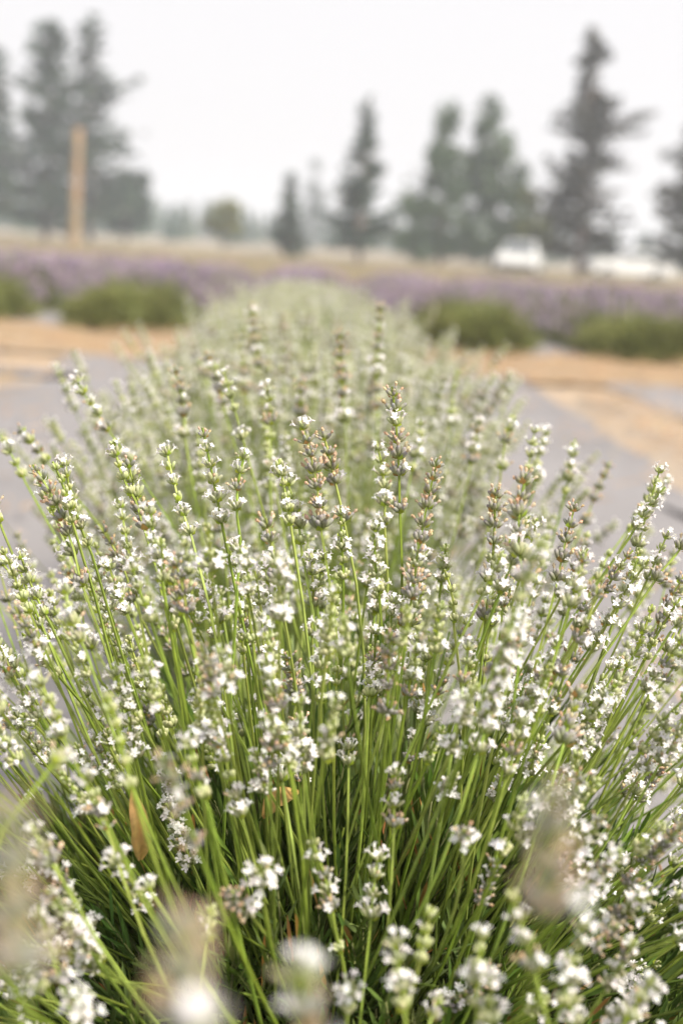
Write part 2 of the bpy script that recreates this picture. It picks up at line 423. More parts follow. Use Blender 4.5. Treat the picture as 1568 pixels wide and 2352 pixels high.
def leaf(mb, p, d, L, wd, c, bend, c2=None):
    s = d.cross(bend); s = s.normalized() if s.length > 1e-5 else Vector((1, 0, 0)); nrm = s.cross(d)
    V = []
    for t, k in ((0, .5), (.45, 1), (.8, .8)):
        q = p + d * (L * t) + bend * (L * t * t)
        V += [q - s * wd * k + nrm * wd * .5, q, q + s * wd * k + nrm * wd * .5]
    V.append(p + d * L + bend * L)
    F = []
    for i in (0, 3):
        F += [(i, i + 1, i + 4), (i, i + 4, i + 3), (i + 1, i + 2, i + 5), (i + 1, i + 5, i + 4)]
    F += [(6, 7, 9), (7, 8, 9)]
    mb.add(V, F, c)
LEAF_C = [(.11, .175, .03), (.14, .21, .036), (.085, .14, .03), (.19, .24, .08), (.07, .11, .022)]
def foliage(o0, rx, rz, shoots, g, zc=.08, brown=.03, per=13):
    """leafy mound of upright shoots, local to the bush base"""
    mb = MB()
    for i in range(shoots):
        az = g.uniform(0, 6.28); th = math.acos(g.uniform(.02, 1)); rr = g.uniform(.55, 1) ** .5
        o = Vector((math.sin(th) * math.cos(az), math.sin(th) * math.sin(az), math.cos(th)))
        tipp = Vector((o.x * rx * rr, o.y * rx * rr, zc + o.z * (rz - zc) * rr * g.uniform(.82, 1.05)))
        ax = (Vector((o.x * .9, o.y * .9, .55 + o.z * .6)) + Vector((g.uniform(-.25, .25), g.uniform(-.25, .25), 0))).normalized()
        Ls = g.uniform(.07, .12); base = tipp - ax * Ls
        cc = vary(g.choice(LEAF_C), .15, g)
        tube(mb, [base - ax * .05, base, tipp], [.0013, .0012, .0008], lerp(cc, (.22, .20, .09), .5), 3)
        for k in range(per):
            t = (k + .5) / per; a = k * 2.4 + g.uniform(-.3, .3)
            x, y, _ = frame(ax); od = x * math.cos(a) + y * math.sin(a)
            dd = (ax * g.uniform(.75, 1.25) + od * (.75 - .35 * t)).normalized()
            c = vary(cc, .18, g)
            if g.random() < brown: c = vary((.36, .20, .06), .3, g)
            leaf(mb, base + ax * (Ls * t), dd, g.uniform(.028, .05) * (1 - .25 * t), g.uniform(.0013, .0024), c, (ax - od * .4) * g.uniform(.0, .28))
    return mb

def woody(g, rx):
    mb = MB()
    for i in range(14):
        a = g.uniform(0, 6.28); r = g.uniform(.3, .8) * rx
        p = [Vector((math.cos(a) * .03, math.sin(a) * .03, -.02)), Vector((math.cos(a) * r * .4, math.sin(a) * r * .4, .09)), Vector((math.cos(a) * r, math.sin(a) * r, g.uniform(.16, .24)))]
        tube(mb, bez(*p, 6), [.009, .008, .007, .006, .005, .003], vary((.16, .12, .08), .2, g), 5)
    return mb

# ---- hero flower stalks of the front bush: tip pixel, head-base pixel, look, depth along the optical axis
HERO = [
 (900,888,917,1152,'spent',1.06),(690,966,738,1222,'spent',1.06),(741,988,784,1168,'spent',1.08),(1004,1053,950,1335,'spent',1.06),
 (465,983,512,1215,'bloom',1.06),(381,1026,440,1232,'bloom',1.06),(263,1006,312,1150,'bud',1.05),(293,1054,342,1222,'spent',1.07),
 (88,1082,184,1328,'spent',1.03),(121,1060,165,1195,'bud',1.02),(149,1054,212,1275,'bud',1.05),(565,1034,552,1240,'bloom',1.05),
 (640,1054,668,1212,'bud',1.05),(656,1096,692,1262,'bloom',1.08),(864,1014,882,1200,'bloom',1.16),(783,1168,788,1318,'bud',1.04),
 (712,1270,716,1440,'bloom',1.06),(1020,1308,1042,1440,'bloom',1.05),(1136,1122,1116,1405,'spent',1.09),(1208,1088,1202,1335,'spent',.96),
 (1322,1154,1276,1350,'spent',1.06),(1176,1242,1164,1425,'bud',1.06),(1535,1093,1445,1212,'bloom',1.32),(1562,1372,1472,1530,'bloom',1.06),
 (1478,1462,1400,1600,'bloom',1.04),(1556,1620,1468,1800,'bloom',1.05),(1410,1522,1334,1660,'bud',1.04),(1345,1270,1300,1420,'bloom',.9),
 (1235,1320,1190,1480,'bloom',.92),(1075,1470,1050,1640,'bloom',.93),(960,1480,935,1600,'bloom',.95),(610,1190,640,1350,'spent',.99),
 (345,1160,372,1330,'bloom',.95),(275,1150,300,1290,'bloom',1.14),(5,1255,75,1420,'bud',1.02),(45,1265,120,1440,'bloom',1.03),
 (395,1290,430,1440,'bloom',.93),(525,1250,560,1390,'bloom',1.1),(860,1240,870,1360,'bloom',1.0),(735,1300,742,1400,'bloom',1.2),
 (1400,1260,1340,1400,'bloom',1.2),(1290,1470,1230,1640,'bloom',.97),(1135,1590,1100,1720,'bloom',.84),(470,1520,490,1660,'bloom',.96),
 (668,1530,676,1640,'bloom',1.05),(775,1530,770,1640,'bud',1.04),(850,1480,846,1620,'bud',1.04),(1560,1870,1480,1960,'bloom',1.05),
 (690,1660,700,1780,'bloom',.88),(800,1700,800,1770,'bloom',1.0),(910,1760,905,1900,'bloom',.86),(640,1740,650,1800,'bloom',.98),
 # in front of the plane of focus
 (1292,1800,1248,2110,'spent',.42),(10,1850,40,2230,'spent',.36),(425,2100,440,2420,'spent',.34),(682,2210,730,2480,'spent',.47),
 (1170,2040,1235,2260,'bloom',.55),(1345,2110,1290,2300,'bloom',.58),(1110,2130,1095,2330,'bud',.60),(990,2080,965,2200,'bud',.66),
 (440,1690,480,1860,'bloom',.70),(240,1590,300,1800,'bud',.66),(160,1720,120,1760,'bloom',.62),(190,1780,240,1880,'bloom',.72),
 (712,1920,768,2130,'bloom',.80),(596,1990,600,2040,'bloom',.72),(870,1950,850,2130,'bloom',.84),(1065,1905,1065,1940,'bloom',.74),
 (70,1890,130,2000,'bloom',.66),(235,1880,280,2010,'bloom',.76),(160,2270,190,2350,'bloom',.55),(90,2080,150,2290,'bloom',.60),
 (500,1690,560,1890,'bloom',.82),(610,1500,640,1640,'bloom',.80),(1010,2280,990,2340,'bloom',.70),(905,2150,930,2330,'bud',.62),
 (800,2260,796,2340,'bud',.66),(490,2080,480,2150,'bud',.66),(1460,2160,1400,2260,'bloom',.72),(1500,2240,1440,2340,'bloom',.66),
 (1200,1640,1160,1790,'bloom',.82),(1330,1580,1290,1720,'spent',.86),(330,2020,345,2045,'bloom',.7),(85,1550,150,1700,'bloom',.78),
 (300,1290,345,1420,'bloom',.86),(150,1340,200,1500,'bloom',.84),(1300,2190,1330,2400,'bloom',.62),(1135,2240,1120,2420,'bloom',.57),
]
# tall stalks of the second bush, seen above the front one
HERO2 = [(578,698,604,900,'spent',1.75),(780,762,792,960,'spent',1.5),(876,702,868,930,'spent',1.62),(474,812,518,950,'spent',1.5),
 (398,842,424,1000,'spent',1.42),(172,868,286,1040,'bloom',1.32),(614,884,620,1080,'bloom',1.36),(690,868,688,980,'spent',1.55),
 (555,770,566,900,'spent',1.85),(645,720,655,860,'spent',2.0),(1180,950,1148,1100,'bloom',1.4),(1320,1008,1292,1150,'bloom',1.42),
 (42,980,116,1070,'bloom',1.34),(2,1000,60,1110,'bloom',1.3),(965,962,945,1080,'bloom',1.4),(1255,985,1225,1120,'bloom',1.46),
 (1050,850,1035,990,'bud',1.7),(1105,960,1080,1080,'bloom',1.5),(1400,1060,1350,1180,'spent',1.5),(1480,1260,1420,1380,'bud',1.4),(1520,1290,1440,1400,'bud',1.4)]

B1 = Vector((.055, 1.10, 0))
def root_for(B, hb, g, rx=.20, z=(.26, .37)):
    o = Vector((hb.x - B.x, hb.y - B.y, 0)); L = o.length
    o = o * min(1, rx / max(L, 1e-4)) * .8 if L > 0 else o
    return B + o * g.uniform(.35, 1.0) + Vector((g.gauss(0, .035), g.gauss(0, .035), g.uniform(*z)))
def px_of(p):
    q = CM.transposed() @ (p - CAM)
    return (784 + FPX * q.x / -q.z, 1176 - FPX * q.y / -q.z, -q.z)

def random_stalk(B, g, top, spread, lmin=.30, lmax=.50):
    az = g.uniform(0, 6.28); th = R(spread) * g.random() ** .62
    o = Vector((math.sin(th) * math.cos(az), math.sin(th) * math.sin(az), math.cos(th)))
    root = B + Vector((o.x * .19, o.y * .19, 0)) * g.uniform(.4, 1.1) + Vector((g.gauss(0, .05), g.gauss(0, .05), g.uniform(.25, .36)))
    L = g.uniform(lmin, lmax) * (1 - .12 * math.sin(th))
    k = g.random(); base = 'bloom' if k < .50 else ('bud' if k < .86 else 'spent')
    H = g.uniform(.035, .075) * (1 if base != 'bud' else .8)
    dz = Vector((g.uniform(-.14, .14), g.uniform(-.14, .14), g.uniform(.0, .3)))
    d = (o + dz).normalized()
    hb = root + (o * .6 + d * .4).normalized() * L
    if hb.z + H > top: hb.z -= (hb.z + H * d.z - top) * g.uniform(.7, 1.1)
    return root, hb, hb + d * H, base

g1 = random.Random(21)
bush = empty('lavender_bush', B1)
tag(bush, 'large sharply seen white lavender bush at the front end of the row', 'lavender bush', 'white lavender bushes in one row')
nparts = 0
for tx, ty, bx, by, kind, dep in HERO:
    if .5 < dep < .95: dep += (1 - dep) * .4
    tip = at(tx, ty, dep + g1.uniform(-.012, .012)); hb = at(bx, by, dep + g1.uniform(-.012, .012))
    rt = root_for(B1, hb, g1)
    if dep < .6: o = Vector((hb.x - B1.x, hb.y - B1.y, 0)); rt = B1 + o.normalized() * min(.36, o.length * .7) + Vector((0, 0, g1.uniform(.14, .22)))
    stalk_detail(bush, rt, hb, tip, 'dry' if dep < .45 else kind, g1, 1.12 if kind == 'spent' else .9); nparts += 1
mbf, mbs = MB(), MB(); njoin = 0; tries = 0
while (nparts < 298 or njoin < 420) and tries < 6000:
    tries += 1
    rt, hb, tip, kind = random_stalk(B1, g1, .83, 82)
    if (tip - CAM).length < .5 or (hb - CAM).length < .5: continue
    x, y, dp = px_of(tip); xb, yb, _ = px_of(hb)
    inside = -60 < x < 1630 and 850 < y < 2420
    if inside and dp < 1.3 and y < 1170 + 110 * g1.random() and 110 < x < 1500: continue      # only the chosen tall ones rise clear of the rest
    if inside and y < 1060 and dp < 1.3: continue
    if inside and dp < .8 and g1.random() < .8: continue
    if inside and 420 < x < 1120 and y > 1750 and dp < 1.0 and g1.random() < .8: continue
    if inside and dp < 1.22 and nparts < 298:
        stalk_detail(bush, rt, hb, tip, kind, g1, .9); nparts += 1
    elif njoin < 420:
        stalk_joined(mbf, mbs, rt, hb, tip, kind, g1, B1); njoin += 1
# many bare or budding stems standing inside the bush
for i in range(220):
    rt, hb, tip, kind = random_stalk(B1, g1, .70, 75, .14, .34)
    if (tip - CAM).length < .55: continue
    pts = [p - B1 for p in bez(rt, rt.lerp(hb, .5) + Vector((0, 0, .03)), tip, 6)]
    tube(mbs, pts, [.0012, .0012, .0011, .001, .0009, .0007], vary(lerp(STEM_C, (.09, .125, .025), .3 + .7 * g1.random()), .15, g1), 4)
tag(link('smaller_flower_heads', mbf.mesh('smaller_flower_heads', M_WHORL), bush), kind='stuff')
tag(link('crowded_stems', mbs.mesh('crowded_stems', M_STEM), bush), kind='stuff')
fo = foliage(B1, .45, .555, 2300, g1, .12, .03, 14)
fo2 = foliage(B1, .36, .63, 480, g1, .2, .04, 11); fo.add(*fo2.arrays())
tag(link('foliage', fo.mesh('foliage', M_LEAF), bush), kind='stuff')
link('woody_base', woody(g1, .3).mesh('woody_base', M_BARK), bush)
for i in range(26):                          # curled dry shoots
    p = Vector((g1.gauss(0, .2), g1.gauss(-.08, .16), g1.uniform(.30, .40))); a = g1.uniform(0, 6.28); L = g1.uniform(.03, .07)
    q = [p + Vector((math.cos(a + t * 2.2) * L * t, math.sin(a + t * 2.2) * L * t * .5, L * math.sin(t * 2.6))) for t in np.linspace(0, 1, 8)]
    mb = MB(); tube(mb, q, .0010, vary((.44, .24, .07), .25, g1), 4)
    link('dry_shoot', mb.mesh('dry_shoot', M_DRY), bush)

# ---- the second bush: its tall browning stalks stand out one by one
B2 = Vector((.02, 1.98, 0)); g2 = random.Random(5)
b2 = empty('lavender_bush', B2)
tag(b2, 'white lavender bush with tall browning spikes right behind the front bush', 'lavender bush', 'white lavender bushes in one row')
for tx, ty, bx, by, kind, dep in HERO2:
    tip = at(tx, ty, dep); hb = at(bx, by, dep)
    stalk_detail(b2, root_for(B2, hb, g2, .35, (.25, .36)), hb, tip, kind, g2, 1.05)

def bush_meshes(seed, n, top, spread, rx, rz, shoots, every, per):
    g = random.Random(seed); f, s = MB(), MB(); Z = Vector((0, 0, 0))
    for i in range(n):
        rt, hb, tip, kind = random_stalk(Z, g, top, spread, .28, .50)
        if g.random() < .8: kind = 'bloom'
        stalk_joined(f, s, rt, hb, tip, kind, g, Z, 1.2, 3, every)
    return f.mesh('flower_heads', M_WHORL), s.mesh('flower_stems', M_STEM), foliage(Z, rx, rz, shoots, g, .08, .02, per).mesh('foliage', M_LEAF), woody(g, .3).mesh('woody_base', M_BARK)
VAR = [bush_meshes(100 + k, 430, .80, 52, .40, .38, 330, 1, 9) for k in range(3)]
def dress(b, var, sx=1.):
    for nm, me in zip(('flower_heads', 'flower_stems', 'foliage', 'woody_base'), var):
        o = link(nm, me, b)
        if nm != 'woody_base': tag(o, kind='stuff')
        o.scale.x = sx
dress(b2, VAR[0], .86)
ORD = ['third', 'fourth', 'fifth', 'sixth', 'seventh', 'eighth', 'ninth', 'tenth', 'eleventh', 'twelfth']
for i in range(10):
    y = 2.72 + i * .74; f = i / 9
    b = empty('lavender_bush', (.0 - .05 * f + rng.uniform(-.04, .04), y, 0), rng.choice((0, math.pi)) + rng.uniform(-.4, .4))
    s = 1.04 - .18 * f; b.scale = (s * .84, s * 1.06, s * rng.uniform(.97, 1.02))
    lab = f'blurred white lavender bush, {ORD[i]} from the front end of its row' if i < 9 else 'last white lavender bush of the row, beside the straw path'
    tag(b, lab, 'lavender bush', 'white lavender bushes in one row')
    dress(b, VAR[(i + 1) % 3])

# ------------------------------------------------------------------ clipped green and purple lavender beyond the straw
def mound(seed, rx, h, n, cols, purple=0):
    g = random.Random(seed); mb = MB()
    # solid leafy heart so that no light leaks through
    V = []; nr, ns = 6, 12
    for i in range(nr):
        t = i / (nr - 1) * math.pi / 2
        for j in range(ns):
            a = j / ns * 6.283; k = .82 * (1 + .12 * g.uniform(-1, 1))
            V.append((math.cos(a) * math.cos(t) ** .7 * rx * k, math.sin(a) * math.cos(t) ** .7 * rx * k, math.sin(t) * h * k))
    mb.add(V, ring_faces(nr, ns), vary(cols[0], .1, g))
    for i in range(n):
        az = g.uniform(0, 6.283); z = g.random() ** .9
        t = math.asin(min(1, z)); o = Vector((math.cos(az) * math.cos(t) ** .7, math.sin(az) * math.cos(t) ** .7, z))
        lump = 1 + .30 * noise.noise(Vector((o.x * 2.4, o.y * 2.4, o.z * 2.4 + seed * 7)))
        p = Vector((o.x * rx, o.y * rx, o.z * h)) * (lump * g.uniform(.72, .95))
        d = (Vector((o.x, o.y, o.z * .9 + .45)) + Vector((g.uniform(-.3, .3), g.uniform(-.3, .3), g.uniform(-.2, .3)))).normalized()
        L = g.uniform(.07, .16) * (1.7 if g.random() < .12 else 1); s = d.cross(Vector((g.uniform(-1, 1), g.uniform(-1, 1), g.uniform(-1, 1)))).normalized() * .007
        c = vary(g.choice(cols), .22, g)
        mb.add([p - s, p + s, p + d * L * .6 + s * .8, p + d * L, p + d * L * .6 - s * .8], [(0, 1, 2), (0, 2, 4), (4, 2, 3)], c)
    me = mb.mesh('foliage', M_CLUMP, False)
    if not purple: return me, None
    fb = MB()
    for i in range(purple):
        az = g.uniform(0, 6.283); th = R(82) * g.random() ** .6
        o = Vector((math.sin(th) * math.cos(az), math.sin(th) * math.sin(az), math.cos(th)))
        p = Vector((o.x * rx, o.y * rx, o.z * h)) * .8; L = g.uniform(.15, .29)
        q = p + (o + Vector((0, 0, .35))).normalized() * L; d = (q - p).normalized()
        tube(fb, [p, q], .0022, vary((.15, .19, .07), .2, g), 3)
        c = vary(g.choice([(.30, .22, .34), (.34, .26, .36), (.26, .19, .30), (.36, .30, .33), (.24, .24, .14)]), .2, g)
        ovoid(fb, q - d * .01, d, g.uniform(.05, .08), g.uniform(.010, .014), c, vary(c, .2, g), 4, ((0, .6), (.3, 1), (.6, .9), (1, .3)))
    return me, fb.mesh('flower_heads', M_CLUMP)
GC = [(.17, .19, .055), (.21, .225, .07), (.14, .16, .05), (.25, .26, .095)]
GREEN = [mound(k, .57, .35, 3200, GC)[0] for k in range(3)]
PURP = [mound(10 + k, .60, .32, 1300, GC, 520) for k in range(4)]
for r_ in range(-6, 8):
    x0 = r_ * 1.66 - .08
    rown = 'in line with the white row' if r_ == 0 else f"{['first', 'second', 'third', 'fourth', 'fifth', 'sixth', 'seventh', 'eighth'][abs(r_) - 1]} row {'pole' if r_ < 0 else 'car'} side of white row"
    for k in range(20):
        y = 13.6 + k * .80 + rng.uniform(-.06, .06)
        x = x0 + rng.uniform(-.06, .06)
        px, py, dp = px_of(Vector((x, y, .3)))
        if px < -160 or px > 1730: continue
        green = k < 2 and r_ != 0
        b = empty('lavender_mound' if green else 'purple_lavender_bush', (x, y, 0), rng.uniform(0, 6.28))
        s = rng.uniform(.92, 1.08); b.scale = (s, s, s * rng.uniform(.94, 1.06) * (1 if green else 1.14 - .022 * k))
        if green:
            tag(link('foliage', rng.choice(GREEN), b), kind='stuff')
            tag(b, (f'clipped green lavender mound by straw, {rown}' if k == 0 else f'clipped green lavender mound {[0, "second", "third"][k]} from straw, {rown}'), 'lavender bush', 'clipped lavender mounds at the row ends')
        else:
            a, f = rng.choice(PURP)
            tag(link('foliage', a, b), kind='stuff'); tag(link('flower_heads', f, b), kind='stuff')
            tag(b, f'blurred purple lavender bush beyond straw, {rown}', 'lavender bush', f'purple lavender bushes, {rown}')

# ------------------------------------------------------------------ trees
def leaf_quads(mb, p, size, g, c, n=2, flat=0.):
    for k in range(n):
        a = Vector((g.uniform(-1, 1), g.uniform(-1, 1), g.uniform(-1, 1) * (1 - flat))).normalized(); b = a.cross(Vector((g.uniform(-1, 1), g.uniform(-1, 1), g.uniform(-1, 1)))).normalized()
        s = size * g.uniform(.6, 1.3); q = p + Vector((g.gauss(0, size * .5), g.gauss(0, size * .5), g.gauss(0, size * .4)))
        mb.add([q - a * s, q + b * s * .45, q + a * s, q - b * s * .45], [(0, 1, 2), (0, 2, 3)], vary(c, .25, g))
def conifer(name, label, px, base_py, top_px, top_py, Y, width_px, seed, prof, cols, gap=.25, start=.12, n_br=95, size=.20, lean=None, extra=()):
    g = random.Random(seed); b = at_y(px, base_py, Y); t = at_y(top_px, top_py, Y); h = t.z
    r = empty(name, (b.x, Y, 0)); rad = width_px / FPX * Y / 2 * 1.2
    off = t.x - b.x
    tr, cr = MB(), MB()
    ax = lambda z: Vector((off * (z / h), 0, z))
    tube(tr, [ax(h * k / 7) for k in range(8)], [h * .017 * (1 - .93 * k / 7) + .02 for k in range(8)], [vary((.17, .13, .10), .15, g) for _ in range(8)], 8)
    br = []
    for i in range(n_br):
        u = start + (1 - start) * (i + g.random()) / n_br
        lump = .72 + .5 * noise.noise(Vector((u * 9, seed, 1)))
        if noise.noise(Vector((u * 6, (i % 3) * 5.1, seed))) > .55 - gap: continue
        L = rad * prof((u - start) / (1 - start)) * g.uniform(.55, 1.1) * max(.5, lump + .35)
        br.append((u * h, g.uniform(0, 6.283), L))
    br += [(z * h, a, L * rad) for z, a, L in extra]
    for z, az, L in br:
        o = Vector((math.cos(az), math.sin(az), 0)); p0 = ax(z)
        drop = g.uniform(-.35, .12) + .25 * (z / h)
        q = [p0 + o * (L * s) + Vector((0, 0, L * (drop * s + .18 * s * s))) for s in (0, .35, .7, 1)]
        tube(tr, q, [.05, .04, .025, .012], (.15, .12, .09), 3)
        m = max(3, int(L / (size * .42)))
        for k in range(m):
            s = .18 + .82 * (k + g.random()) / m
            p = p0 + o * (L * s) + Vector((0, 0, L * (drop * s + .18 * s * s)))
            side = Vector((-o.y, o.x, 0)) * g.gauss(0, .16 * L * (1.1 - s) + size * .3)
            if noise.noise((p + side) * (.34 / size) + Vector((seed * 3.1, 0, 0))) > .16: continue
            leaf_quads(cr, p + side, size * .8, g, g.choice(cols), 3, .4)
    for k in range(16): leaf_quads(cr, ax(h * (1 - .06 * g.random())), size * .5, g, cols[0], 2)
    link('trunk', tr.mesh('trunk', M_BARK), r); tag(link('crown', cr.mesh('crown', M_TREE, False), r), kind='stuff')
    tag(r, label, 'tree'); return r
def broadleaf(name, label, px, base_py, Y, blobs, cols, seed, size=.24, trunk=True, dens=1.0):
    """blobs: (px, py, rx_px, rz_px) ellipsoids of leaves"""
    g = random.Random(seed); b = at_y(px, base_py, Y); r = empty(name, (b.x, Y, 0)); o0 = Vector((b.x, Y, 0))
    tr, cr = MB(), MB(); k = Y / FPX
    zt = max(at_y(x, y, Y).z for x, y, _, _ in blobs)
    tube(tr, [Vector((0, 0, zt * s)) for s in (0, .3, .6, .9)], [zt * .022 + .03, zt * .018 + .02, zt * .012 + .01, .02], [vary((.16, .12, .09), .2, g) for _ in range(4)], 8)
    for x, y, rx, rz in blobs:
        c = at_y(x, y, Y) - o0; c.y = g.uniform(-.3, .3) * rx * k
        tube(tr, bez(Vector((0, 0, max(.1, c.z * .35))), Vector((c.x * .4, c.y * .4, c.z * .7)), c, 5), [.07, .06, .045, .03, .015], (.15, .115, .085), 4)
        n = int(dens * 520 * (rx * rz) / 2000) + 60
        for i in range(n):
            d = Vector((g.gauss(0, 1), g.gauss(0, 1), g.gauss(0, 1))).normalized() * (g.random() ** .45) * (1.25 if g.random() < .15 else 1)
            p = c + Vector((d.x * rx * k, d.y * rx * k, d.z * rz * k))
            if noise.noise(p * 1.15 + Vector((seed, 0, 0))) > .10 - .3 * d.length ** 4 * g.random(): continue
            leaf_quads(cr, p, size, g, g.choice(cols), 2)
    link('trunk', tr.mesh('trunk', M_BARK), r); tag(link('crown', cr.mesh('crown', M_TREE, False), r), kind='stuff')
    tag(r, label, 'tree'); return r

DK = [(.045, .08, .056), (.055, .092, .062), (.038, .064, .05), (.075, .108, .065)]
GRY = [(.06, .066, .05), (.075, .075, .06), (.05, .055, .045)]
GRN = [(.065, .11, .055), (.085, .135, .065), (.05, .085, .048), (.11, .15, .065)]
YEL = [(.16, .17, .04), (.19, .19, .05), (.12, .14, .04)]
cone = lambda u: (1 - u) ** 1.15 + .05
irr = lambda u: min(1, .85 + u) * (1 - u) ** .75 * (.85 + .25 * math.sin(u * 23)) + .07
full = lambda u: min(1, .8 + u) * (1 - u ** 1.6) + .08
conifer('pine_tree', 'taller and wider of the twin dark pines by the brown pole', 105, 560, 124, 50, 92, 300, 31, irr, DK, .10, .07, 190, .30)
conifer('pine_tree', 'tall dark pine with ragged side boughs behind the brown pole', 205, 556, 212, 38, 95, 200, 32, irr, DK, .16, .10, 150, .30, extra=((.66, 0.0, .95), (.62, .2, .8), (.45, 0., 1.0), (.42, .3, .9)))
conifer('pine_tree', 'dark pine on the far side of the twin pines from the pole', -30, 550, -8, 110, 100, 200, 33, irr, DK, .15, .1, 120, .30)
broadleaf('round_tree', 'lower rounded dark tree beside the twin pines', 290, 545, 98, [(285, 455, 62, 60), (250, 480, 50, 45), (315, 430, 34, 50), (322, 490, 30, 40)], DK, 41, .28)
broadleaf('round_tree', 'small yellow green rounded tree standing alone in the gap', 515, 555, 88, [(515, 505, 44, 36), (530, 485, 22, 24), (485, 500, 30, 20)], YEL, 42, .24)
conifer('spruce_tree', 'small slim spruce beside the taller pointed spruce', 655, 590, 668, 400, 72, 100, 34, cone, DK, .05, .06, 85, .22)
conifer('spruce_tree', 'pointed dark spruce with narrow spire between small spruce and leafy trees', 822, 605, 845, 228, 66, 175, 35, cone, DK, .10, .10, 120, .22)
broadleaf('leafy_tree', 'broad green leafy tree next to the pointed spruce', 1010, 605, 74, [(1030, 300, 34, 68), (1020, 400, 62, 72), (990, 370, 40, 45), (985, 480, 80, 70), (965, 555, 66, 45), (935, 500, 40, 50), (1060, 545, 66, 55)], GRN, 43, .17, dens=.9)
broadleaf('leafy_tree', 'broad green leafy tree with tall rounded top beside ragged pine', 1130, 608, 76, [(1118, 285, 34, 66), (1140, 355, 52, 60), (1080, 395, 42, 55), (1180, 420, 40, 55), (1120, 450, 75, 70), (1165, 495, 70, 62), (1110, 560, 90, 42), (1190, 555, 50, 40)], GRN, 44, .17, dens=.9)
broadleaf('leafy_shrub', 'yellow green shrub at the foot of the ragged pine', 1230, 612, 72, [(1225, 525, 48, 52), (1215, 470, 26, 40), (1255, 560, 30, 26)], [(.10, .125, .035), (.13, .145, .04), (.08, .10, .035)], 45, .18)
conifer('pine_tree', 'tall ragged grey green pine with long upswept side bough', 1328, 640, 1366, 66, 62, 215, 36, irr, GRY, .12, .09, 190, .20, extra=((.60, 0.05, 1.15), (.62, .1, 1.2), (.58, 6.1, 1.0), (.25, 0, .9), (.3, 3.1, 1.0), (.27, 3.4, .95), (.34, 2.9, .9)))
conifer('pine_tree', 'pine with drooping boughs beyond the white parked cars', 1600, 650, 1590, 290, 60, 210, 37, full, GRY, .14, .12, 120, .20)

# far wood fading into the smoke
mb = MB(); g = random.Random(9)
for i in range(330):
    y = g.uniform(130, 330); x = g.uniform(-.36, .36) * y; h = y * g.uniform(.014, .027)
    c = vary(g.choice(DK), .2, g)
    for k in range(5):
        z = h * (.08 + .18 * k); r_ = h * .30 * (1 - k * .17) * g.uniform(.8, 1.2); V = [Vector((x, y, z + h * .30))]
        for j in range(9):
            a = j / 9 * 6.283; rr = r_ * g.uniform(.65, 1.25); V.append(Vector((x + math.cos(a) * rr, y + math.sin(a) * rr, z + g.uniform(-.06, .05) * h)))
        mb.add(V, [(0, j, j % 9 + 1) for j in range(1, 10)], vary(c, .15, g))
tag(link('far_wood', mb.mesh('far_wood', M_TREE, False)), 'far off wood fading blue into the smoky air', 'wood', kind='stuff')
p = at_y(722, 560, 190)
conifer('spruce_tree', 'pale distant spruce fading into smoke between the two nearer spruces', 722, 556, 722, 372, 260, 90, 38, cone, DK, .0, .05, 80, .8)

# ------------------------------------------------------------------ brown pole
Y = 58.; b = at_y(171, 560, Y); t = at_y(181, 292, Y)
po = empty('wooden_pole', (b.x, Y, 0)); mb = MB()
off = t.x - b.x
tube(mb, [Vector((off * k / 6, 0, t.z * k / 6)) for k in range(7)], [.215 - .010 * k for k in range(7)], [vary((.33, .225, .14), .14) for _ in range(7)], 14)
link('post', mb.mesh('post', M_BARK), po)
for k in range(3):
    mb = MB(); z = t.z * (.3 + .25 * k); ctr = Vector((off * z / t.z, 0, z)); r_ = .215 - .060 * z / t.z + .006
    tube(mb, [ctr - Vector((0, 0, .03)), ctr + Vector((0, 0, .03))], [r_, r_], (.22, .21, .20), 14)
    link('metal_band', mb.mesh('metal_band', M_BARK), po)
tag(po, 'tall bare brown wooden pole standing before the dark pines', 'pole')

# ------------------------------------------------------------------ two white parked cars
M_PAINT = plain_mat('white_paint', (.78, .79, .80), .25, .5); M_GLASS = plain_mat('car_glass', (.05, .06, .07), .08, .6)
M_TYRE = plain_mat('tyre', (.025, .025, .026), .8, .3); M_RIM = plain_mat('rim', (.45, .45, .46), .3, .5, .6)
M_LAMP = plain_mat('lamp_glass', (.7, .72, .74), .1, .6); M_RED = plain_mat('tail_lamp', (.4, .03, .03), .2, .5)
def solid(name, profile, half, mat, parent, taper=None):
    """side profile (x, z) swept across y, rounded at the flanks"""
    n = len(profile); V = []; F = []
    rings = [(-half, .94), (-half * .9, 1.0), (half * .9, 1.0), (half, .94)]
    cx = sum(p[0] for p in profile) / n; cz = sum(p[1] for p in profile) / n
    for y, k in rings:
        for x, z in profile:
            yy = y * (1 - (taper or 0) * max(0, (z - .85) / .6))
            V.append((cx + (x - cx) * k, yy, cz + (z - cz) * k))
    for i in range(3):
        for j in range(n):
            a, b = i * n + j, i * n + (j + 1) % n; F.append((a, b, b + n, a + n))
    F += [tuple(range(n))[::-1], tuple(range(3 * n, 4 * n))]
    me = bpy.data.meshes.new(name); me.from_pydata(V, [], F); me.materials.append(mat)
    return link(name, me, parent)
def wheel(parent, x, y):
    s = 1 if y > 0 else -1
    wv = MB(); tube(wv, [Vector((x, y - s * .1, .31)), Vector((x, y - s * .09, .31)), Vector((x, y + s * .08, .31)), Vector((x, y + s * .1, .31))], [.26, .31, .31, .27], (.5, .5, .5), 18, True)
    o = link('wheel', wv.mesh('wheel', M_TYRE), parent)
    rv = MB(); tube(rv, [Vector((x, y + s * .085, .31)), Vector((x, y + s * .108, .31))], [.19, .17], (.5, .5, .5), 14, True)
    link('rim', rv.mesh('rim', M_RIM), o)
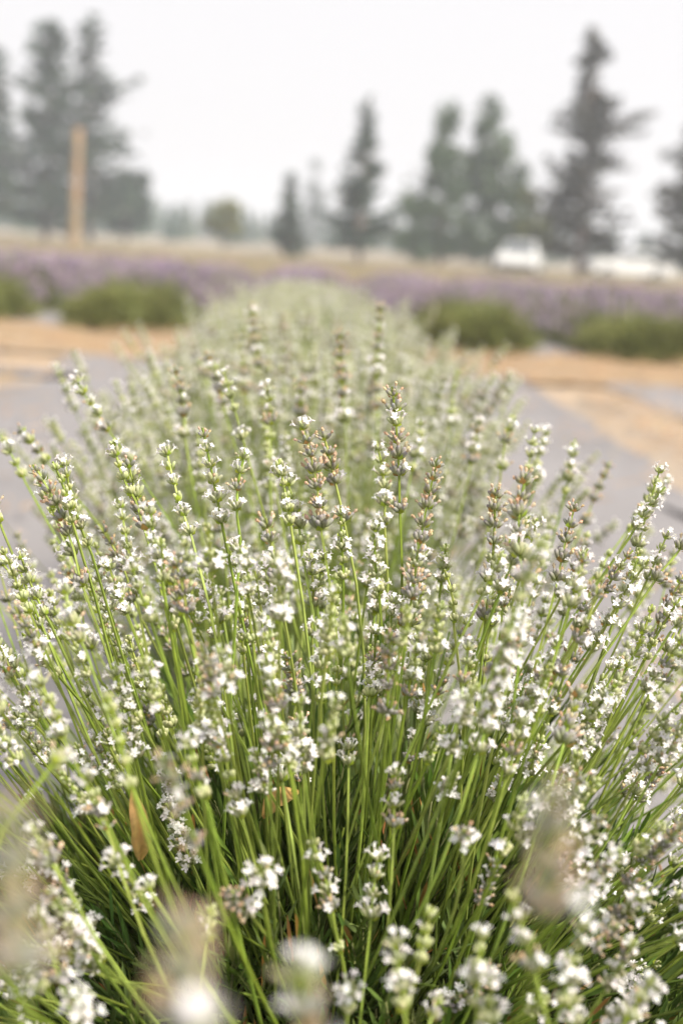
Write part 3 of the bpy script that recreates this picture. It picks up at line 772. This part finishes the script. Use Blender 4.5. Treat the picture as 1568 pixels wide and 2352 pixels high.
def quad(name, pts, mat, parent):
    me = bpy.data.meshes.new(name)
    c = sum((Vector(p) for p in pts), Vector()) / 4; nrm = (Vector(pts[1]) - Vector(pts[0])).cross(Vector(pts[2]) - Vector(pts[0])).normalized()
    V = [Vector(p) for p in pts] + [Vector(p) - nrm * .02 for p in pts]
    me.from_pydata(V, [], [(0, 1, 2, 3), (7, 6, 5, 4), (0, 4, 5, 1), (1, 5, 6, 2), (2, 6, 7, 3), (3, 7, 4, 0)]); me.materials.append(mat)
    return link(name, me, parent)
def car(label, x, y, rz):
    c = empty('parked_car', (x, y, 0), rz)
    solid('body', [(-2.05, .38), (-2.1, .62), (-2.0, .92), (-.95, .98), (1.1, 1.0), (1.95, .98), (2.08, .8), (2.1, .4), (1.9, .28), (-1.9, .26)], .87, M_PAINT, c)
    solid('cabin', [(-.98, .96), (-.25, 1.42), (.35, 1.50), (1.35, 1.44), (1.95, .97)], .78, M_PAINT, c, .22)
    for s in (-1, 1):
        wheel(c, -1.3, s * .80); wheel(c, 1.28, s * .80)
        for x0, x1, x2, x3 in ((-.75, .28, .28, -.22), (.36, 1.05, 1.05, .36), (1.12, 1.68, 1.38, 1.12)):
            q = [(x0, s * .785, 1.02), (x1, s * .785, 1.02), (x2, s * .675, 1.38), (x3, s * .675, 1.38)]
            quad('side_window', q if s < 0 else q[::-1], M_GLASS, c)
        quad('headlight', [(-2.085, s * .62 - .16, .66), (-2.085, s * .62 - .16, .80), (-2.07, s * .62 + .16, .80), (-2.085, s * .62 + .16, .66)], M_LAMP, c)
        quad('tail_light', [(2.09, s * .66 - .12, .70), (2.09, s * .66 + .12, .70), (2.05, s * .66 + .12, .92), (2.05, s * .66 - .12, .92)], M_RED, c)
    quad('windscreen', [(-.97, .62, 1.02), (-.97, -.62, 1.02), (-.31, -.56, 1.42), (-.31, .56, 1.42)][::-1], M_GLASS, c)
    quad('rear_window', [(1.93, -.60, 1.04), (1.93, .60, 1.04), (1.45, .54, 1.42), (1.45, -.54, 1.42)][::-1], M_GLASS, c)
    quad('bumper', [(-2.13, .70, .34), (-2.13, -.70, .34), (-2.13, -.70, .50), (-2.13, .70, .50)][::-1], M_TYRE, c)
    tag(c, label, 'car'); return c
p = at_y(1192, 610, 60.5); car('white car parked facing the lavender field beside the ragged pine', p.x, 60.5, R(78))
p = at_y(1442, 625, 72); car('white car parked broadside beyond the ragged pine', p.x, 72, R(4))

# ------------------------------------------------------------------ small things in the front bush
def dry_leaf(label, p, d, nrm, L, wd, seed):
    g = random.Random(seed); mb = MB(); d = d.normalized(); s = d.cross(nrm).normalized(); n2 = s.cross(d)
    rows = 9; V = []; F = []; C = []
    for i in range(rows):
        t = i / (rows - 1); wq = wd * math.sin(math.pi * min(1, t * .93 + .05)) ** .8 * g.uniform(.88, 1.1)
        for k in range(-2, 3):
            V.append(d * (L * t) + s * (wq * k / 2) + n2 * (L * .34 * math.sin(t * 3.4) + wd * .28 * (k / 2) ** 2 + g.gauss(0, .0008)))
            C.append(vary((.62, .40, .15) if k else (.50, .30, .10), .12, g))
    for i in range(rows - 1):
        for k in range(4):
            a = i * 5 + k; F += [(a, a + 1, a + 6), (a, a + 6, a + 5)]
    mb.add(V, F, C)
    o = link('dry_leaf', mb.mesh('dry_leaf', M_DRY)); o.location = p
    tag(o, label, 'dead leaf'); return o
dry_leaf('broad curled tan dead leaf caught deep among the lavender stems', at(605, 1880, 1.05), Vector((.7, .3, .5)), Vector((.3, -.4, 1)), .034, .008, 3)
dry_leaf('narrow upright tan dead leaf standing between lavender stems', at(322, 1975, .98), Vector((-.15, .1, 1)), Vector((.3, -1, .1)), .05, .007, 4)

def bee(label, p, d, seed):
    b = empty('honey_bee', p); d = d.normalized(); x, y, _ = frame(d)
    if y.z < 0: y = -y; x = -x
    mb = MB(); O = Vector((0, 0, 0))
    prof = [(-.0075, .0004), (-.0065, .0016), (-.005, .0022), (-.0035, .0023), (-.002, .0018), (-.0012, .0010), (-.0004, .0019), (.0012, .0024), (.0028, .0018), (.0034, .0009), (.0042, .0016), (.0052, .0014), (.0058, .0005)]
    cs = [(.03, .02, .01), (.05, .03, .015), (.30, .16, .04), (.05, .03, .015), (.32, .17, .05), (.05, .03, .02), (.22, .14, .06), (.28, .18, .08), (.20, .12, .05), (.05, .04, .02), (.05, .035, .02), (.04, .03, .02), (.03, .02, .02)]
    tube(mb, [d * z for z, _ in prof], [r for _, r in prof], cs, 10, True)
    link('body', mb.mesh('body', M_BEE), b)
    for s in (-1, 1):
        for k, L in ((0, .0085), (1, .006)):
            wv = MB(); a = (x * s * (.8 if k == 0 else .6) - d * (.5 if k == 0 else .8) + y * .35).normalized()
            petal(wv, y * .002 + d * (.001 - .001 * k), a, y * .3, L, .0032, (.45, .40, .34), 3)
            link('wing', wv.mesh('wing', M_DRY), b)
        for k in range(3):
            lv = MB(); q = d * (.002 - .0018 * k)
            tube(lv, [q, q + x * s * .003 - y * .0012, q + x * s * .0038 - y * .0042], [.0003, .0003, .0002], (.06, .04, .03), 4)
            link('leg', lv.mesh('leg', M_BEE), b)
    tag(b, label, 'bee', 'bees feeding on the lavender'); return b
bee('brown honey bee clinging to a white flower spike amid the bush', at(484, 1580, .925), Vector((-.12, .1, 1)), 1)
bee('honey bee at the outermost flowers beside the weed fabric', at(9, 1544, .99), Vector((-.8, .1, -.5)), 2)

# ------------------------------------------------------------------ smoky air
me = bpy.data.meshes.new('haze'); mb = MB(); box(mb, Vector((0, 430, 10.5)), (2000, 1040, 25), (1, 1, 1))
m, n, out = newmat('haze')
pv = N(n, 'ShaderNodeVolumePrincipled'); pv.inputs['Color'].default_value = (.85, .905, 1, 1); pv.inputs['Density'].default_value = .0021
pv.inputs['Anisotropy'].default_value = .2
n.links.new(pv.outputs[0], out.inputs['Volume'])
hz = link('haze', mb.mesh('haze', m, False)); tag(hz, 'pale smoky haze filling the air', 'haze', kind='stuff')
